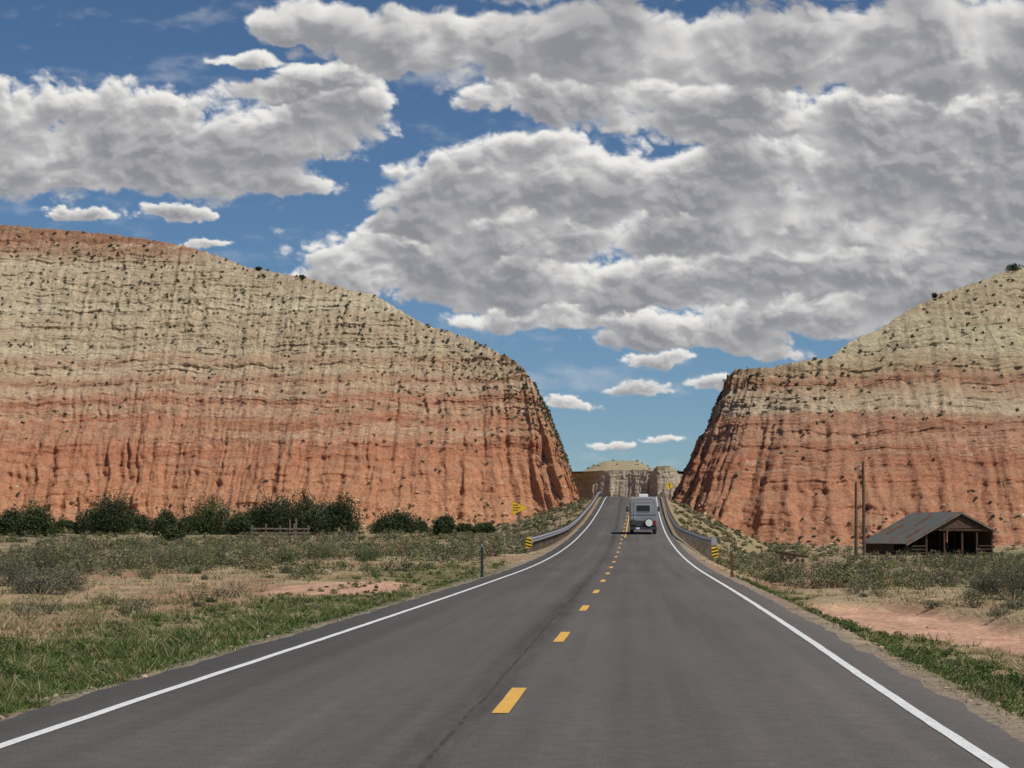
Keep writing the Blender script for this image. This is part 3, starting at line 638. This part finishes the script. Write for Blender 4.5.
for k,(a,b_) in enumerate([(-6.6,-4.6),(2.5,4.4)]):
    for j in range(3): box('pen_rail_%d_%d'%(k,j),e,M_rustw,a,b_,-0.06,-0.01,0.3+0.4*j,0.42+0.4*j)
box('hay_stack',e,simple('hay',(0.25,0.19,0.10),0.95),-3.6,-0.9,6.2,8.5,-0.1,1.0,0.1); box('manger',e,M_rustw,0.8,3.4,3.6,4.4,-0.1,0.8,0.03)
# ---------------------------------------------------------------- recreational vehicle
M_body=simple('grey_paint',(0.27,0.275,0.285),0.35,0.5,0.1,0.08,1.0); M_body2=simple('dark_paint',(0.05,0.051,0.056),0.4,0.5,0,0.1)
M_lt=simple('grey_plastic',(0.40,0.405,0.42),0.5,0.4,0,0.08); M_whitep=simple('white_plastic',(0.72,0.72,0.71),0.5,0.4,0,0.05)
M_red=simple('tail_lamp_red',(0.45,0.02,0.015),0.3,0.5,0,0.05); M_glass=simple('dark_glass',(0.02,0.025,0.03),0.08,0.8,0,0.02); M_amber=simple('amber_lamp',(0.6,0.2,0.02),0.3)
ry_=182.0; rx_=px2w(643,ry_); rv=empty('camper_van',(rx_,ry_,float(zroad(ry_))+0.006),(math.atan(0.026),0,0))
bm=bmesh.new(); prof=[(-1.14,0.66),(-1.18,0.9),(-1.18,2.5),(-1.12,2.86),(-1.0,3.02),(-0.84,3.09),(0.84,3.09),(1.0,3.02),(1.12,2.86),(1.18,2.5),(1.18,0.9),(1.14,0.66)]
rings=[(0.0,0.97,-0.04),(0.05,1.0,0.0),(0.10,1.02,0.0),(5.0,1.02,0.0),(5.3,0.98,-0.05)]
vv=[[bm.verts.new((a*k*0.985,yy_,b+ (dz if b>2 else 0))) for a,b in prof] for yy_,k,dz in rings]
for r_ in range(len(rings)-1):
    for i in range(len(prof)): j=(i+1)%len(prof); bm.faces.new([vv[r_][i],vv[r_][j],vv[r_+1][j],vv[r_+1][i]])
bm.faces.new(vv[0][::-1]); bm.faces.new(vv[-1]); bmesh.ops.recalc_face_normals(bm,faces=bm.faces); bm_obj('body_shell',bm,M_body,rv)
box('chassis',rv,M_body2,-0.95,0.95,0.1,7.0,0.42,0.655,0.03)
box('rear_panel_lower',rv,M_body2,-1.10,1.10,-0.03,-0.002,0.70,1.16,0.01)
box('rear_window_frame',rv,M_lt,-0.62,0.62,-0.03,-0.003,1.90,2.50,0.01); box('rear_window',rv,M_glass,-0.57,0.57,-0.045,-0.031,1.95,2.45,0.005)
box('trim_upper',rv,M_lt,-1.04,1.04,-0.02,-0.003,2.70,2.75); box('trim_middle',rv,M_body2,-1.10,1.10,-0.02,-0.003,1.62,1.66)
box('rear_bumper',rv,M_body2,-1.15,1.15,-0.28,-0.04,0.40,0.60,0.03); box('licence_plate',rv,M_whitep,-0.62,-0.30,-0.30,-0.285,0.44,0.58)
for s in (-1,1):
    c=s*1.00; sd_='l' if s<0 else 'r'
    box('tail_lamp_'+sd_,rv,M_red,c-0.08,c+0.08,-0.06,-0.031,0.80,1.14,0.01)
    box('marker_lamp_'+sd_,rv,M_amber,s*0.9-0.05,s*0.9+0.05,-0.03,-0.003,2.84,2.89)
    box('side_window_'+sd_,rv,M_glass,min(s*1.165,s*1.20),max(s*1.165,s*1.20),1.0,2.6,1.8,2.4,0.005)
    for k,y_ in enumerate((0.95,6.3)):
        cyl('wheel_%d_%s'%(k,sd_),rv,M_black,(s*0.82,y_,0.40),(s*1.10,y_,0.40),0.40,n=28,bev=0.04)
        cyl('hub_%d_%s'%(k,sd_),rv,M_lt,(s*1.101,y_,0.40),(s*1.12,y_,0.40),0.2,n=16)
    box('mud_flap_'+sd_,rv,M_black,s*0.96-0.16,s*0.96+0.16,0.42,0.44,0.12,0.42)
    box('mirror_'+sd_,rv,M_body2,s*1.36-0.1,s*1.36+0.1,6.2,6.3,1.8,2.25,0.03); cyl('mirror_arm_'+sd_,rv,M_body2,(s*0.9,6.25,1.95),(s*1.3,6.25,2.0),0.03)
cyl('spare_tyre',rv,M_black,(0.48,-0.32,0.98),(0.48,-0.06,0.98),0.38,n=32,bev=0.05); cyl('spare_tyre_cover',rv,M_whitep,(0.48,-0.345,0.98),(0.48,-0.322,0.98),0.30,n=32)
cyl('spare_bracket',rv,M_body2,(0.48,-0.06,0.98),(0.48,-0.0,0.98),0.12)
box('roof_air_conditioner',rv,M_whitep,-0.38,0.42,1.2,2.1,3.10,3.38,0.06); box('roof_vent',rv,M_whitep,-0.3,0.3,3.2,3.8,3.10,3.25,0.04)
for x_ in(-0.95,-0.68): cyl('ladder_rail',rv,M_lt,(x_,-0.12,1.35),(x_,-0.12,3.05),0.018,n=8)
for k in range(5): cyl('ladder_rung',rv,M_lt,(-0.95,-0.12,1.5+0.3*k),(-0.68,-0.12,1.5+0.3*k),0.014,n=8)
box('cab',rv,M_body,-1.0,1.0,5.32,7.4,0.66,1.5,0.12); box('cab_upper',rv,M_glass,-0.92,0.92,5.4,6.8,1.502,2.3,0.15)
box('storage_box',rv,M_body2,-1.05,-0.55,-0.30,-0.04,0.78,1.2,0.03)
# ---------------------------------------------------------------- sky + clouds
SE=math.radians(53); az=math.radians(130)
sd=Vector((math.sin(az)*math.cos(SE),math.cos(az)*math.cos(SE),math.sin(SE)))
w=bpy.data.worlds.new('World'); bpy.context.scene.world=w; w.use_nodes=True
t=NT(w.node_tree); bg=w.node_tree.nodes['Background']; bg.inputs['Strength'].default_value=0.1
sky=t.new('ShaderNodeTexSky',sky_type='NISHITA'); sky.sun_disc=False; sky.sun_elevation=SE; sky.sun_rotation=az; sky.altitude=1700; sky.air_density=0.9; sky.dust_density=0.15; sky.ozone_density=2.0
t.set(bg.inputs['Color'],t.vm('MULTIPLY',sky.outputs[0],(0.42,0.53,0.62)))
ST=1.5; cpx=np.arange(-420,1480,ST); cpy=np.arange(-230,512,ST); CX,CY=np.meshgrid(cpx,cpy)
wx=26*fbm(CX/110,CY/80,4,601)+7*fbm(CX/22,CY/16,4,605,0.6); wy=16*fbm(CX/110,CY/80,4,611)+6*fbm(CX/22,CY/16,4,615,0.6)
WX=CX+wx; WY=CY+wy
layers=[
 (0.45,[(655,361,46,12),(570,404,36,10),(640,389,40,9),(612,444,30,7),(668,438,30,7),(78,210,44,13),(175,208,50,12),(712,388,34,9),(190,240,40,6)]),
 (0.8,[(700,338,120,26),(830,318,170,32),(960,300,150,50),(1100,290,160,60),(560,318,130,20),(760,350,60,14)]),
 (0.9,[(400,262,120,52),(520,285,160,44),(650,290,200,42),(800,275,200,46),(960,262,170,46),(330,285,60,28)]),
 (1.0,[(520,238,150,40),(700,236,150,40),(860,232,160,44),(1020,240,160,44)]),
 (1.1,[(470,190,100,46),(600,190,150,58),(760,192,180,66),(920,190,170,72),(1080,195,160,80),(420,225,60,30),(540,165,90,40)]),
 (1.0,[(40,140,150,80),(190,160,150,56),(300,125,90,60),(350,95,50,30),(-80,150,160,90),(120,118,90,48),(250,180,110,20)]),
 (0.8,[(330,70,70,24),(265,84,60,20),(240,50,40,12)]),
 (1.0,[(760,118,220,40),(920,128,200,48),(600,98,150,36),(1080,130,160,60)]),
 (1.5,[(310,20,90,30),(430,40,150,48),(600,50,180,60),(780,55,220,66),(960,55,200,76),(1120,60,180,100),(700,-50,500,80),(1300,60,200,120)]),
]
alpha=np.zeros_like(CX); colr=np.zeros(CX.shape+(3,))
fade=sst(-420,-300,CX)*(1-sst(1360,1480,CX))*sst(-230,-150,CY)
for li,(sc_,bl) in enumerate(layers):
    m=np.full(CX.shape,-1.0)
    for bx_,by_,rx_2,ry_2 in bl:
        dy_=WY-by_; q=np.hypot((WX-bx_)/rx_2,np.where(dy_<0,dy_/ry_2,dy_/(ry_2*0.62)))
        m=np.maximum(m,1-q)
    s0=sc_; sd0=620+li*40
    n=fbm(CX/(85*s0),CY/(52*s0),7,sd0,0.58)
    b=0;a=1.0
    for o in range(5): b=b+a*(np.abs(pn(WX/(40*s0)*2**o+o*5.1,WY/(27*s0)*2**o+o*3.3,sd0+10+o))-0.30); a*=0.55
    d=np.minimum(m,0.5)*1.25+0.60*n+0.38*b
    dens=np.clip(d,0,1.0)*(1.0+1.3*np.clip(n+0.6*b,-0.7,1))
    db=[dens,blur(dens,2),blur(blur(dens,4),3),blur(blur(dens,8),6)]
    tau=np.zeros_like(d); step=max(1,int(round(3.0*s0/ST)))
    for k in range(1,13):
        sy=step*k; sx=int(round(-0.3*step*k)); src=db[0] if k<2 else (db[1] if k<4 else (db[2] if k<7 else db[3]))
        sh=np.roll(np.roll(src,sy,axis=0),sx,axis=1); tau+=sh*(1.1 if k<6 else 0.8)
    tur=sst(-0.05,0.5,fbm(CX/(120*s0),CY/(42*s0),5,sd0+25,0.6))
    tau=tau*(1.08-0.72*tur)
    T=np.exp(-tau*0.34)
    st2=max(1,step)
    rel_=np.clip(0.45+2.2*(dens-np.roll(np.roll(db[1],st2*2,0),-st2,1)),0,1)
    lit=np.clip(0.74*T+0.34*rel_*(0.30+0.70*np.exp(-tau*0.10))+0.03,0,1)  # sunlit tops and shaded undersides computed into the cloud colour
    a_=sst(-0.02,0.30,d)
    thin=1-sst(0.05,0.5,d)
    lit=np.clip(lit+0.18*thin,0,1)
    grey=np.array([0.235,0.242,0.272]); mid=np.array([0.45,0.447,0.455]); white=np.array([0.86,0.845,0.81])
    L3=lit[...,None]; cl=np.where(L3<0.45,grey+(mid-grey)*(L3/0.45),mid+(white-mid)*((L3-0.45)/0.55))
    aa=a_[...,None]; colr=colr*(1-aa)+cl*aa; alpha=alpha*(1-a_)+a_
vw=sst(0.05,0.6,fbm(CX/150,CY/45,6,890,0.6)+0.3*fbm(CX/30,CY/18,4,897))*0.35*(1-alpha)
prem=(colr+np.array([0.62,0.63,0.66])*vw[...,None])*fade[...,None]; acov=(np.clip(alpha+vw,0,1)*fade)[...,None]
D3=np.stack([(CX-VX)/F,np.ones_like(CX),(VY-CY)/F],-1); D3/=np.linalg.norm(D3,axis=-1,keepdims=True)
m=bpy.data.materials.new('cloud_baked_light'); m.use_nodes=True; t=NT(m.node_tree); m.node_tree.nodes.remove(m.node_tree.nodes['Principled BSDF'])
at=t.new('ShaderNodeAttribute',attribute_name='Col'); em=t.new('ShaderNodeEmission'); t.set(em.inputs['Color'],at.outputs['Color'])  # emissive cloud sheet, its light and shade come from the vertex colour
tr=t.new('ShaderNodeBsdfTransparent'); t.set(tr.inputs['Color'],t.ramp(at.outputs['Alpha'],[(0,(1,1,1,1)),(1,(0,0,0,1))]))
ad=t.new('ShaderNodeAddShader'); t.l.new(em.outputs[0],ad.inputs[0]); t.l.new(tr.outputs[0],ad.inputs[1]); t.l.new(ad.outputs[0],m.node_tree.nodes['Material Output'].inputs[0])
m.cycles.emission_sampling='NONE'
mesh_np('sky',(D3*11000).reshape(-1,3),grid_faces(len(cpy),len(cpx)),m,np.concatenate([prem,acov],-1).reshape(-1,4),True)
# ---------------------------------------------------------------- sun + camera
sun=bpy.data.lights.new('sun','SUN'); sun.energy=4.2; sun.angle=math.radians(0.53); sun.color=(1.0,0.955,0.89)
so=link(bpy.data.objects.new('sun',sun)); so.rotation_euler=sd.to_track_quat('Z','Y').to_euler(); so.location=(0,0,100)
cam=bpy.data.cameras.new('camera'); cam.sensor_width=36; cam.lens=F/1024*36; cam.clip_start=0.1; cam.clip_end=20000
co=link(bpy.data.objects.new('camera',cam)); co.location=(0,0,CH)
co.rotation_euler=(math.pi/2+math.atan((VY-384)/F),0,math.atan((VX-512)/F))
bpy.context.scene.camera=co
sc=bpy.context.scene; sc.view_settings.view_transform='Standard'; sc.view_settings.look='None'; sc.view_settings.exposure=0
